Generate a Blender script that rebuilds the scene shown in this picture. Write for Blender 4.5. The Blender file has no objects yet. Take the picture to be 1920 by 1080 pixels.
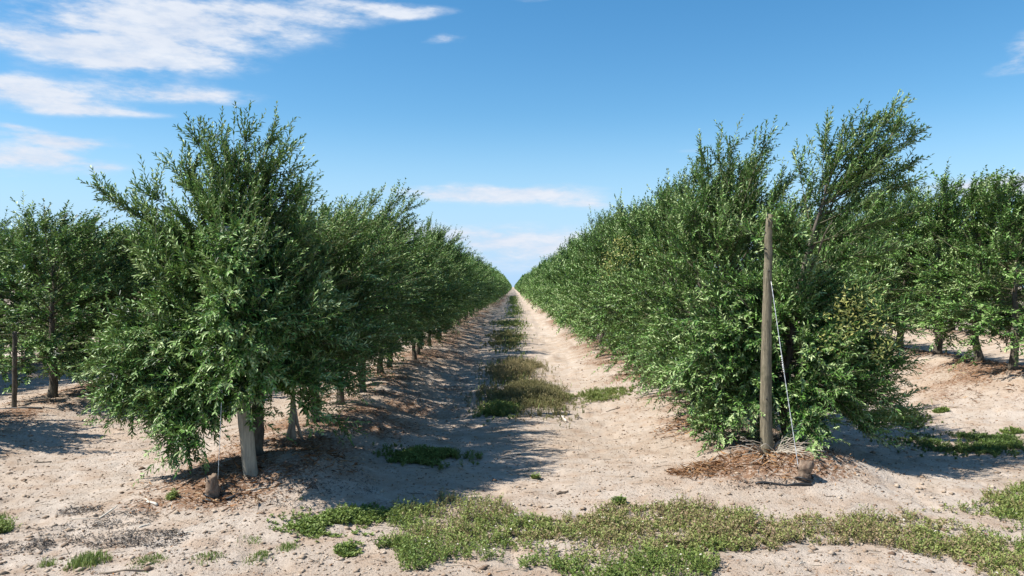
import bpy, math
import numpy as np
from mathutils import Vector

# ---------------------------------------------------------------- camera, sky, sun, exposure
sc = bpy.context.scene
COL = sc.collection
F = 1493.0            # focal length in pixels of a 1920 wide picture
CAMZ = 1.75
cam_d = bpy.data.cameras.new("camera")
cam = bpy.data.objects.new("camera", cam_d); COL.objects.link(cam)
cam.location = (0, 0, CAMZ); cam.rotation_euler = (math.radians(90), 0, 0)
cam_d.sensor_width = 36; cam_d.lens = 36 * F / 1920; cam_d.clip_end = 20000; cam_d.clip_start = 0.05
cam_d.shift_x = -0.001; cam_d.shift_y = -0.001
sc.camera = cam
sc.view_settings.view_transform = 'Standard'; sc.view_settings.look = 'None'
sc.view_settings.gamma = 1; sc.view_settings.use_curve_mapping = False
sc.view_settings.exposure = 0.75
sc.cycles.diffuse_bounces = 2; sc.cycles.transmission_bounces = 3; sc.cycles.max_bounces = 6

SUN_EL = math.radians(52); SUN_AZ = math.atan2(-0.98, -0.2)      # azimuth from +Y towards +X
sdir = Vector((math.sin(SUN_AZ) * math.cos(SUN_EL), math.cos(SUN_AZ) * math.cos(SUN_EL), math.sin(SUN_EL)))
sun_d = bpy.data.lights.new("sun", 'SUN'); sun_d.energy = 5.0; sun_d.angle = math.radians(0.53); sun_d.color = (1, .955, .88)
sun = bpy.data.objects.new("sun", sun_d); COL.objects.link(sun)
sun.rotation_euler = (-sdir).to_track_quat('-Z', 'Y').to_euler(); sun.location = (-20, -5, 30)

SKY_STRENGTH = 0.085
def build_world():
    w = bpy.data.worlds.new("World"); sc.world = w; w.use_nodes = True
    nt = w.node_tree; N = nt.nodes; L = nt.links; N.clear()
    def node(t, **k):
        n = N.new(t)
        for a, v in k.items(): setattr(n, a, v)
        return n
    def mth(op, a, b=None, c=None, clamp=False):
        n = node('ShaderNodeMath', operation=op, use_clamp=clamp)
        for i, v in enumerate((a, b, c)):
            if v is None: continue
            if isinstance(v, (int, float)): n.inputs[i].default_value = v
            else: L.new(v, n.inputs[i])
        return n.outputs[0]
    sky = node('ShaderNodeTexSky', sky_type='NISHITA', sun_disc=False)
    sky.sun_elevation = SUN_EL; sky.sun_rotation = SUN_AZ
    sky.air_density = 1.0; sky.dust_density = 0.15; sky.ozone_density = 2.0
    tc = node('ShaderNodeTexCoord'); sep = node('ShaderNodeSeparateXYZ'); L.new(tc.outputs['Generated'], sep.inputs[0])
    X, Y, Z = sep.outputs
    az = mth('ARCTAN2', X, Y)
    el = mth('ARCSINE', Z)
    # warped coordinates give the cloud edges their ragged shape
    com = node('ShaderNodeCombineXYZ'); L.new(mth('MULTIPLY', az, 1.0), com.inputs[0]); L.new(mth('MULTIPLY', el, 3.4), com.inputs[1])
    def noise(scale, detail, rough, off=0.0):
        n = node('ShaderNodeTexNoise', noise_dimensions='4D'); n.inputs['W'].default_value = off
        n.inputs['Scale'].default_value = scale; n.inputs['Detail'].default_value = detail; n.inputs['Roughness'].default_value = rough
        L.new(com.outputs[0], n.inputs['Vector']); return n.outputs['Fac']
    n1 = noise(7, 7, .58, 1.3); n2 = noise(22, 6, .6, 4.1); n6 = noise(60, 5, .65, 2.0); n3 = noise(5, 3, .5, 9.0); n4 = noise(5, 3, .5, 6.0)
    azw = mth('ADD', az, mth('MULTIPLY', mth('SUBTRACT', n3, .5), .12))
    elw = mth('ADD', el, mth('MULTIPLY', mth('SUBTRACT', n4, .5), .035))
    total = None
    # clouds: pixel of the photograph -> direction of the real sky, half widths, density
    for px, py, rx, ry, d in CLOUDS:
        a0 = math.atan2(px - 960, F); r = math.hypot(px - 960, F); e0 = math.atan2(540 - py, r)
        ra = rx / F * math.cos(a0) ** 2; re = ry / r * math.cos(e0) ** 2
        da = mth('MULTIPLY', mth('SUBTRACT', azw, a0), 1 / ra); de = mth('MULTIPLY', mth('SUBTRACT', elw, e0), 1 / re)
        q = mth('ADD', mth('MULTIPLY', da, da), mth('MULTIPLY', de, de))
        g = mth('MULTIPLY', mth('EXPONENT', mth('MULTIPLY', q, -0.9)), d)
        total = g if total is None else mth('ADD', total, g)
    nn = mth('ADD', mth('MULTIPLY', n1, .50), mth('ADD', mth('MULTIPLY', n2, .34), mth('MULTIPLY', n6, .16)))
    dens = mth('ADD', total, mth('MULTIPLY', mth('SUBTRACT', nn, .5), mth('MULTIPLY', mth('MINIMUM', total, 0.65), 5.4)))
    mr = node('ShaderNodeMapRange', interpolation_type='SMOOTHSTEP'); L.new(dens, mr.inputs[0])
    mr.inputs[1].default_value = .16; mr.inputs[2].default_value = 1.0
    tex = mth('ADD', .30, mth('MULTIPLY', n2, 1.28), clamp=True)
    fac = mth('MULTIPLY', mr.outputs[0], tex)
    hs = node('ShaderNodeHueSaturation'); hs.inputs['Saturation'].default_value = SKY_SAT; hs.inputs['Hue'].default_value = SKY_HUE; hs.inputs['Value'].default_value = SKY_VAL
    L.new(sky.outputs[0], hs.inputs['Color'])
    shade = node('ShaderNodeMixRGB'); L.new(mth('MULTIPLY', mth('SUBTRACT', nn, .25), 2.0, clamp=True), shade.inputs[0])
    k = 1 / SKY_STRENGTH
    shade.inputs[1].default_value = (.33 * k, .39 * k, .50 * k, 1); shade.inputs[2].default_value = (.56 * k, .58 * k, .61 * k, 1)
    # pale blue air near the horizon
    hz = node('ShaderNodeMapRange', interpolation_type='SMOOTHSTEP'); L.new(el, hz.inputs[0])
    for i, v in ((1, .0), (2, .22), (3, .95), (4, 0.)): hz.inputs[i].default_value = v
    hmix = node('ShaderNodeMixRGB'); L.new(hz.outputs[0], hmix.inputs[0]); L.new(hs.outputs[0], hmix.inputs[1]); hmix.inputs[2].default_value = (.27 * k, .42 * k, .60 * k, 1)
    # unseen broken cumulus added overhead and behind the camera to whiten the fill light
    n5 = noise(2.2, 6, .55, 12.0)
    oc = node('ShaderNodeMapRange', interpolation_type='SMOOTHSTEP'); L.new(n5, oc.inputs[0]); oc.inputs[1].default_value = .46; oc.inputs[2].default_value = .60
    hi = node('ShaderNodeMapRange', interpolation_type='SMOOTHSTEP'); L.new(el, hi.inputs[0]); hi.inputs[1].default_value = .42; hi.inputs[2].default_value = .60
    bk = node('ShaderNodeMapRange', interpolation_type='SMOOTHSTEP'); L.new(mth('ABSOLUTE', az), bk.inputs[0]); bk.inputs[1].default_value = .95; bk.inputs[2].default_value = 1.3
    other = mth('MULTIPLY', mth('MULTIPLY', oc.outputs[0], mth('MAXIMUM', hi.outputs[0], bk.outputs[0])), .2)
    fac = mth('MAXIMUM', fac, other)
    mix = node('ShaderNodeMixRGB'); L.new(fac, mix.inputs[0]); L.new(hmix.outputs[0], mix.inputs[1]); L.new(shade.outputs[0], mix.inputs[2])
    bg = node('ShaderNodeBackground'); bg.inputs['Strength'].default_value = SKY_STRENGTH; L.new(mix.outputs[0], bg.inputs[0])
    out = node('ShaderNodeOutputWorld'); L.new(bg.outputs[0], out.inputs[0])
SKY_SAT, SKY_HUE, SKY_VAL = 1.34, 0.494, 1.12
CLOUDS = [(310, 48, 245, 46, 1.25), (130, 97, 200, 28, 1.15), (290, 112, 150, 22, .85), (540, 30, 125, 20, .72), (610, 4, 90, 10, .7),
          (760, 17, 85, 15, .95), (838, 77, 38, 10, .7), (60, 158, 75, 17, .75), (95, 190, 140, 24, 1.05), (330, 176, 130, 17, .95),
          (240, 216, 90, 9, .5), (15, 236, 45, 6, .7), (110, 262, 105, 16, 1.05), (60, 302, 125, 26, 1.05), (215, 322, 45, 9, .55),
          (930, 366, 170, 17, 1.1), (1090, 386, 60, 9, .5), (1850, 352, 120, 26, 1.0), (1905, 105, 60, 32, .75), (1880, 140, 60, 9, .3),
          (1300, 287, 35, 8, .35), (960, 465, 230, 40, .75), (1030, 468, 20, 11, .6), (700, 440, 300, 20, .3), (1000, 0, 60, 7, .3)]
build_world()

# ---------------------------------------------------------------- helpers
rng = np.random.default_rng(7)
def lerp(a, b, t): return a + (b - a) * t
def sstep(a, b, x):
    t = np.clip((x - a) / (b - a), 0, 1); return t * t * (3 - 2 * t)
def unit(v): return v / np.maximum(np.linalg.norm(v, axis=-1, keepdims=True), 1e-9)

def _hash(ix, iy, seed):
    h = (ix.astype(np.int64) * 374761393 + iy.astype(np.int64) * 668265263 + seed * 974711) & 0xffffffff
    h = ((h ^ (h >> 13)) * 1274126177) & 0xffffffff
    return ((h ^ (h >> 16)) & 0xffff) / 65535.0
def vnoise(x, y, seed=0):
    x = np.asarray(x, float); y = np.asarray(y, float)
    ix = np.floor(x); iy = np.floor(y); fx = x - ix; fy = y - iy
    fx = fx * fx * (3 - 2 * fx); fy = fy * fy * (3 - 2 * fy)
    a = _hash(ix, iy, seed); b = _hash(ix + 1, iy, seed); c = _hash(ix, iy + 1, seed); d = _hash(ix + 1, iy + 1, seed)
    return (a + (b - a) * fx) * (1 - fy) + (c + (d - c) * fx) * fy - .5
def fbm(x, y, seed=0, octv=3):
    s = 0; a = 1.0
    for k in range(octv):
        s = s + a * vnoise(x * 2 ** k + 17.3 * k, y * 2 ** k - 9.1 * k, seed + k); a *= .5
    return s

def make_mesh(name, verts, faces, mats, tint=None, smooth=False, mat_idx=None):
    """verts (n,3); faces: list of int arrays of shape (m,k)"""
    me = bpy.data.meshes.new(name)
    verts = np.asarray(verts, np.float32)
    me.vertices.add(len(verts)); me.vertices.foreach_set("co", verts.ravel())
    if not isinstance(faces, (list, tuple)): faces = [faces]
    faces = [np.asarray(f, np.int32) for f in faces if len(f)]
    loops = np.concatenate([f.ravel() for f in faces])
    sizes = np.concatenate([np.full(len(f), f.shape[1], np.int32) for f in faces])
    starts = np.concatenate([[0], np.cumsum(sizes)[:-1]]).astype(np.int32)
    me.loops.add(len(loops)); me.loops.foreach_set("vertex_index", loops)
    me.polygons.add(len(sizes)); me.polygons.foreach_set("loop_start", starts)
    try: me.polygons.foreach_set("loop_total", sizes)
    except Exception: pass
    for m in mats: me.materials.append(m)
    if mat_idx is not None: me.polygons.foreach_set("material_index", np.asarray(mat_idx, np.int32))
    if smooth: me.polygons.foreach_set("use_smooth", np.ones(len(sizes), bool))
    if tint is not None:
        a = me.attributes.new("tint", 'FLOAT', 'POINT'); a.data.foreach_set("value", np.asarray(tint, np.float32))
    me.update(calc_edges=True); me.validate()
    return me
def add(name, me, parent=None, label=None, cat=None, group=None, kind=None, loc=None):
    o = bpy.data.objects.new(name, me); COL.objects.link(o)
    if parent is not None: o.parent = parent
    if loc is not None: o.location = loc
    if label: o['label'] = label
    if cat: o['category'] = cat
    if group: o['group'] = group
    if kind: o['kind'] = kind
    return o

class Geo:
    """collects pieces of one mesh"""
    def __init__(s): s.v = []; s.f3 = []; s.f4 = []; s.m3 = []; s.m4 = []; s.t = []; s.n = 0
    def put(s, v, f3=None, f4=None, tint=0.5, mi=0):
        v = np.asarray(v, np.float32).reshape(-1, 3); s.v.append(v)
        s.t.append(np.broadcast_to(np.asarray(tint, np.float32), (len(v),)))
        if f3 is not None and len(f3): f3 = np.asarray(f3) + s.n; s.f3.append(f3); s.m3.append(np.full(len(f3), mi))
        if f4 is not None and len(f4): f4 = np.asarray(f4) + s.n; s.f4.append(f4); s.m4.append(np.full(len(f4), mi))
        s.n += len(v)
    def tube(s, P, R, sides=6, mi=0, tint=.5, cap=True):
        P = np.asarray(P, float); R = np.broadcast_to(np.asarray(R, float), (len(P),)); n = len(P)
        T = unit(np.gradient(P, axis=0)); ref = np.array([0, 0, 1.]) if abs(T[:, 2]).mean() < .8 else np.array([1., 0, 0])
        U = unit(np.cross(T, ref)); V = np.cross(T, U); a = np.arange(sides) / sides * 2 * math.pi
        ring = P[:, None] + R[:, None, None] * (np.cos(a)[None, :, None] * U[:, None] + np.sin(a)[None, :, None] * V[:, None])
        i = np.arange(n - 1)[:, None] * sides; j = np.arange(sides)[None]; j2 = (j + 1) % sides
        q = np.stack([i + j, i + j2, i + sides + j2, i + sides + j], -1).reshape(-1, 4)
        v = ring.reshape(-1, 3); f3 = []
        if cap:
            v = np.concatenate([v, P[:1], P[-1:]]); k = n * sides
            for jj in range(sides):
                f3.append((k, (jj + 1) % sides, jj)); f3.append((k + 1, (n - 1) * sides + jj, (n - 1) * sides + (jj + 1) % sides))
        s.put(v, f3, q, tint, mi)
    def tubes(s, P, R, mi=0, tint=.5):
        """many 3-sided tubes at once: P (S,K,3), R (S,K)"""
        S, K, _ = P.shape
        T = unit(np.gradient(P, axis=1)); ref = np.array([.31, .77, .56]); U = unit(np.cross(T, ref)); V = np.cross(T, U)
        a = np.arange(3) / 3 * 2 * math.pi
        ring = P[:, :, None] + R[:, :, None, None] * (np.cos(a)[None, None, :, None] * U[:, :, None] + np.sin(a)[None, None, :, None] * V[:, :, None])
        b = (np.arange(S)[:, None, None] * K + np.arange(K - 1)[None, :, None]) * 3; j = np.arange(3)[None, None]; j2 = (j + 1) % 3
        q = np.stack([b + j, b + j2, b + 3 + j2, b + 3 + j], -1).reshape(-1, 4)
        s.put(ring.reshape(-1, 3), None, q, tint if np.ndim(tint) == 0 else np.repeat(tint, K * 3), mi)
    def leaves(s, B, D, Nn, Lh, W, tint, mi=0, fold=.18, bend=.12):
        """lance shaped leaves: base B, direction D, upper side Nn, length, width (all arrays)"""
        n = len(B); S = np.cross(D, Nn); Lh = Lh[:, None]; W = W[:, None]
        mid = B + D * Lh * .48 + Nn * W * fold
        v = np.stack([B, mid + S * W * .5, B + D * Lh - Nn * Lh * bend, mid - S * W * .5], 1).reshape(-1, 3)
        i = np.arange(n)[:, None] * 4
        f = np.concatenate([i + np.array([[0, 1, 2]]), i + np.array([[0, 2, 3]])])
        s.put(v, f, None, np.repeat(tint, 4), mi)
    def mesh(s, name, mats, smooth=False):
        faces = []; mi = []
        if s.f3: faces.append(np.concatenate(s.f3)); mi.append(np.concatenate(s.m3))
        if s.f4: faces.append(np.concatenate(s.f4)); mi.append(np.concatenate(s.m4))
        return make_mesh(name, np.concatenate(s.v), faces, mats, np.concatenate(s.t), smooth, np.concatenate(mi))

# ---------------------------------------------------------------- materials
def material(name):
    m = bpy.data.materials.new(name); m.use_nodes = True; nt = m.node_tree; nt.nodes.clear(); return m, nt
class NB:
    def __init__(s, nt): s.nt = nt; s.N = nt.nodes; s.L = nt.links
    def n(s, t, ins=None, **k):
        x = s.N.new(t)
        for a, v in k.items(): setattr(x, a, v)
        for i, v in (ins or {}).items():
            if hasattr(v, 'links') or isinstance(v, bpy.types.NodeSocket): s.L.new(v, x.inputs[i])
            else: x.inputs[i].default_value = v
        return x
    def noise(s, vec, scale, detail=4, rough=.55): return s.n('ShaderNodeTexNoise', {'Vector': vec, 'Scale': scale, 'Detail': detail, 'Roughness': rough}).outputs['Fac']
    def rng(s, v, a, b, c=0., d=1.): return s.n('ShaderNodeMapRange', {0: v, 1: a, 2: b, 3: c, 4: d}, interpolation_type='SMOOTHSTEP').outputs[0]
    def mix(s, f, a, b, mode='MIX'): return s.n('ShaderNodeMixRGB', {0: f, 1: a, 2: b}, blend_type=mode).outputs[0]
    def math(s, op, a, b): return s.n('ShaderNodeMath', {0: a, 1: b}, operation=op).outputs[0]
    def ramp(s, v, stops):
        r = s.n('ShaderNodeValToRGB', {0: v}); e = r.color_ramp.elements
        while len(e) < len(stops): e.new(.5)
        for x, (p, c) in zip(e, stops): x.position = p; x.color = (*c, 1)
        return r.outputs[0]
    def attr(s, name): return s.n('ShaderNodeAttribute', attribute_name=name).outputs['Fac']
    def out(s, sh): s.n('ShaderNodeOutputMaterial', {0: sh})

def leaf_material(name, stops, under, trans=.25, rough=.38, spec=.5):
    """two-sided leaf: glossy upper side, paler matt under side, some light passing through"""
    m, nt = material(name); b = NB(nt)
    t = b.attr('tint'); up = b.ramp(t, stops)
    geo = b.n('ShaderNodeNewGeometry').outputs['Backfacing']
    col = b.mix(geo, up, b.mix(.35, (*under, 1), up))
    rg = b.n('ShaderNodeMapRange', {0: geo, 1: 0., 2: 1., 3: rough, 4: .75}).outputs[0]
    p = b.n('ShaderNodeBsdfPrincipled', {'Base Color': col, 'Roughness': rg, 'Specular IOR Level': spec})
    tr = b.n('ShaderNodeBsdfTranslucent', {0: b.mix(.5, up, (.16, .22, .03, 1))})
    ms = b.n('ShaderNodeMixShader', {0: trans, 1: p.outputs[0], 2: tr.outputs[0]})
    b.out(ms.outputs[0]); return m
def wood_material(name, c1, c2, c3, sc_=(14, 14, 1.6), bump=.5, rough=.85):
    m, nt = material(name); b = NB(nt)
    co = b.n('ShaderNodeTexCoord').outputs['Object']
    mp = b.n('ShaderNodeMapping', {'Vector': co, 'Scale': sc_}).outputs[0]
    n1 = b.noise(mp, 3.0, 6, .6); n2 = b.noise(mp, 14.0, 3, .6); n3 = b.noise(co, 5.0, 4, .6)
    col = b.mix(b.rng(n1, .35, .68), (*c1, 1), (*c2, 1)); col = b.mix(b.rng(n3, .5, .72), col, (*c3, 1))
    col = b.mix(b.rng(n2, .58, .75, 0, .5), col, (c1[0] * .35, c1[1] * .35, c1[2] * .35, 1))
    h = b.math('ADD', n1, b.math('MULTIPLY', n2, .5))
    bp = b.n('ShaderNodeBump', {'Strength': bump, 'Distance': .01, 'Height': h}).outputs[0]
    p = b.n('ShaderNodeBsdfPrincipled', {'Base Color': col, 'Roughness': rough, 'Normal': bp, 'Specular IOR Level': .25})
    b.out(p.outputs[0]); return m
def tint_material(name, stops, rough=.9, spec=.2, metal=0.0):
    m, nt = material(name); b = NB(nt)
    p = b.n('ShaderNodeBsdfPrincipled', {'Base Color': b.ramp(b.attr('tint'), stops), 'Roughness': rough, 'Specular IOR Level': spec, 'Metallic': metal})
    b.out(p.outputs[0]); return m

M_LEAF = leaf_material('olive_leaf', [(0, (.006, .020, .007)), (.33, (.036, .108, .018)), (.60, (.145, .285, .055)), (1, (.42, .52, .24))], (.10, .17, .06), .12, .42, .30)  # near-black low stop paints some of the crowns' inner shade into the leaves
M_YELLOW = leaf_material('yellowing_leaf', [(0, (.10, .16, .04)), (.5, (.38, .40, .10)), (1, (.62, .54, .18))], (.45, .45, .16), .3)
M_TWIG = tint_material('olive_twig', [(0, (.07, .06, .04)), (.5, (.16, .15, .09)), (1, (.30, .29, .17))])
M_BARK = wood_material('olive_bark', (.075, .063, .048), (.15, .13, .10), (.05, .043, .036), (9, 9, 3), .8)
M_BARKPALE = wood_material('pale_bark', (.30, .26, .21), (.42, .37, .30), (.20, .16, .12), (9, 9, 3), .7)
M_POLE = wood_material('weathered_pole', (.135, .115, .078), (.27, .232, .16), (.085, .082, .048), (26, 26, 2.2), 1.0)
M_SPLIT = wood_material('split_timber', (.26, .24, .19), (.38, .35, .27), (.20, .19, .15), (26, 26, 1.2), .7)
M_STUB = wood_material('weathered_stub', (.15, .10, .07), (.27, .20, .145), (.07, .05, .038), (14, 14, 6), 1.0)
M_WIRE = tint_material('galvanised_wire', [(0, (.45, .45, .44)), (1, (.62, .62, .60))], .45, .5, .55)
M_PIPE = tint_material('black_pipe', [(0, (.012, .012, .013)), (1, (.03, .03, .03))], .5, .4)
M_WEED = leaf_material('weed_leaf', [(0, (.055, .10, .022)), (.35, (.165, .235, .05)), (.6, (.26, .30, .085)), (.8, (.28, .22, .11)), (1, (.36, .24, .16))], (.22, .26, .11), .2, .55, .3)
M_GRASS = leaf_material('grass_blade', [(0, (.08, .14, .03)), (.5, (.21, .29, .07)), (.8, (.28, .26, .11)), (1, (.38, .31, .17))], (.20, .24, .09), .25, .6, .3)
M_DRYWEED = leaf_material('dry_weed', [(0, (.08, .095, .035)), (.4, (.16, .165, .065)), (.75, (.28, .235, .12)), (1, (.40, .32, .18))], (.22, .21, .11), .2, .7, .2)
M_LITTER = tint_material('dead_leaf', [(0, (.075, .036, .018)), (.5, (.22, .11, .05)), (.85, (.38, .22, .10)), (1, (.50, .38, .24))], .85, .25)
M_GREYLIT = tint_material('grey_debris', [(0, (.06, .05, .045)), (.6, (.17, .15, .13)), (1, (.36, .33, .29))], .9, .2)
M_STICK = tint_material('bleached_stick', [(0, (.10, .075, .055)), (.5, (.34, .29, .23)), (1, (.62, .57, .48))], .85, .2)
M_CLOD = tint_material('clod', [(0, (.15, .10, .07)), (.6, (.33, .25, .18)), (1, (.44, .36, .28))], .95, .1)

# ---------------------------------------------------------------- terrain
ROWS = {'L1': (-2.27, 5.6, 6.9, .20), 'R1': (2.42, 6.2, 7.3, .20), 'L2': (-6.45, 5.8, 7.2, .20), 'R2': (7.5, 9.6, 11.2, .34),
        'L3': (-10.9, 11, 12.5, .2), 'R3': (12.4, 12.5, 14.5, .34)}
def berm(x, y):
    z = 0
    for xr, y0, y1, a in ROWS.values():
        w = .78 if abs(xr) < 4 else 1.0
        z = z + a * np.exp(-((x - xr - .12 * vnoise(y * .5, xr, 3)) / w) ** 2) * sstep(y0, y1, y + .3 * vnoise(x * 1.3, y, 5))
    return z
def ground_h(x, y):
    x = np.asarray(x, float); y = np.asarray(y, float)
    near = 1 / (1 + (np.hypot(x, y) / 60) ** 2)
    z = berm(x, y)
    z = z + .13 * np.exp(-(((x + 1.72) / .42) ** 2 + ((y - 7.0) / .5) ** 2)) + .10 * np.exp(-(((x - 2.9) / .5) ** 2 + ((y - 7.3) / .5) ** 2))
    z = z + .06 * np.exp(-(((x + 1.75) / .5) ** 2 + ((y - 9.4) / .7) ** 2))
    z = z + .22 * sstep(4.6, 7.0, x) * sstep(8, 12, y)
    z = z + .045 * fbm(x * .55, y * .55, 11, 2) * near
    z = z + .014 * fbm(x * 2.6, y * 2.2, 21, 3) * near
    track = np.exp(-((x - 1.05) / .42) ** 2) + np.exp(-((x + .95) / .45) ** 2)
    z = z - .045 * track * sstep(8, 10, y) * near
    z = z + (.014 + .020 * (x > 0)) * track * np.sin(y * 15 + 3.5 * np.sin(x * 3.1) + 5 * vnoise(y * .8, x * 1.7, 31)) * sstep(8.5, 10.5, y) * near
    foot = vnoise(x * 7.5, y * 5.5, 41)
    z = z - .020 * sstep(.10, .40, foot) * near + .012 * fbm(x * 9, y * 11, 51, 3) * near
    return z
def gz(x, y): return float(ground_h(np.array([x]), np.array([y]))[0])
def at(px, py, z=None, d=None):
    """a point of the place that shows at this pixel: on level z, or at distance d"""
    if d is None:
        d = F * (CAMZ - (z or 0)) / (py - 538)
    return np.array([(px - 962) * d / F, d, CAMZ - (py - 538) * d / F])
def on_ground(px, py):
    z = 0.0
    for _ in range(12):
        p = at(px, py, z); z = .5 * z + .5 * gz(p[0], p[1])
    return np.array([p[0], p[1], gz(p[0], p[1])])

def litter_mask(x, y):
    m = 0
    for key, (xr, y0, y1, a) in ROWS.items():
        w = .75 if key[1] == '1' else .9
        m = m + np.exp(-(np.abs(x - xr - .1 * np.sign(xr)) / w) ** 3) * sstep(y0 + .2, y1 + .1, y + .8 * vnoise(x * 2, y * 2, 61))
    m = m + .35 * np.exp(-((x - 1.75) / .3) ** 2) * sstep(9, 13, y) + .65 * np.exp(-((x + 1.35) / .6) ** 2) * sstep(7.6, 9.5, y)
    m = m + .9 * np.exp(-(((x + 2.5) / .55) ** 2 + ((y - 6.55) / .4) ** 2)) + .9 * np.exp(-(((x - 2.3) / .7) ** 2 + ((y - 7.1) / .42) ** 2))
    m = m + .55 * np.exp(-(((x - 6.0) / .9) ** 2 + ((y - 12.0) / 1.6) ** 2))
    return np.clip(m * (.62 + 1.3 * fbm(x * 2.1, y * 2.1, 71, 4)), 0, 1)

def build_ground():
    ys = [-40., -15, -5, 0, 1.5, 3.0]; y = 3.6
    while y < 9000:
        ys.append(y); y += max(.026, .0011 * y * y) if y < 60 else y * .12
    xs = list(np.arange(-5.2, 6.6, .032)); xr = []; x = 6.6
    while x < 9000: xr.append(x); x += max(.05, (x - 6.0) * .09)
    xl = []; x = -5.25
    while x > -9000: xl.append(x); x -= max(.05, (-x - 4.9) * .09)
    xs = np.array(xl[::-1] + xs + xr); ys = np.array(ys)
    X, Y = np.meshgrid(xs, ys); Zg = ground_h(X, Y)
    v = np.stack([X, Y, Zg], -1).reshape(-1, 3); nx = len(xs); ny = len(ys)
    i = (np.arange(ny - 1)[:, None] * nx + np.arange(nx - 1)[None]).ravel()
    q = np.stack([i, i + 1, i + 1 + nx, i + nx], 1)
    m, nt = material('sandy_soil'); b = NB(nt)
    co = b.n('ShaderNodeTexCoord').outputs['Object']; lit = b.attr('tint')
    big = b.noise(co, .45, 5, .6); mid = b.noise(co, 3.2, 6, .62); fine = b.noise(co, 42, 5, .65); grit = b.noise(co, 160, 3, .7)
    col = b.mix(b.rng(big, .36, .66), (.395, .320, .252, 1), (.475, .408, .345, 1))
    col = b.mix(b.rng(mid, .42, .70, 0, .75), col, (.335, .237, .165, 1))
    col = b.mix(b.rng(mid, .30, .43, .55, 0), col, (.55, .47, .395, 1))
    col = b.mix(b.rng(fine, .55, .70, 0, .55), col, (.22, .155, .108, 1))
    col = b.mix(b.rng(grit, .60, .72, 0, .6), col, (.55, .49, .42, 1))
    tan = b.noise(co, .9, 4, .6); col = b.mix(b.rng(tan, .50, .66, 0, .6), col, (.44, .335, .245, 1))
    col = b.mix(b.rng(b.noise(co, 11, 5, .7), .56, .70, 0, .5), col, (.20, .14, .10, 1))
    vo = b.n('ShaderNodeTexVoronoi', {'Vector': co, 'Scale': 26., 'Randomness': 1.}).outputs['Distance']
    col = b.mix(b.math('MULTIPLY', b.rng(vo, .10, .20, .8, 0), b.rng(b.noise(co, 7, 3), .50, .62)), col, (.12, .085, .06, 1))
    litn = b.math('MULTIPLY', lit, b.rng(b.noise(co, 30, 4, .7), .38, .58, .25, 1))
    col = b.mix(b.rng(litn, .12, .7, 0, .85), col, (.19, .098, .052, 1))
    h = b.math('ADD', b.math('MULTIPLY', fine, .6), b.math('ADD', b.math('MULTIPLY', mid, 1.2), b.math('MULTIPLY', grit, .22)))
    bp = b.n('ShaderNodeBump', {'Strength': .95, 'Distance': .03, 'Height': h}).outputs[0]
    p = b.n('ShaderNodeBsdfPrincipled', {'Base Color': col, 'Roughness': .95, 'Normal': bp, 'Specular IOR Level': .12})
    b.out(p.outputs[0])
    me = make_mesh('ground', v, q, [m], litter_mask(X, Y).ravel(), True)
    add('ground', me, kind='structure')
build_ground()

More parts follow.
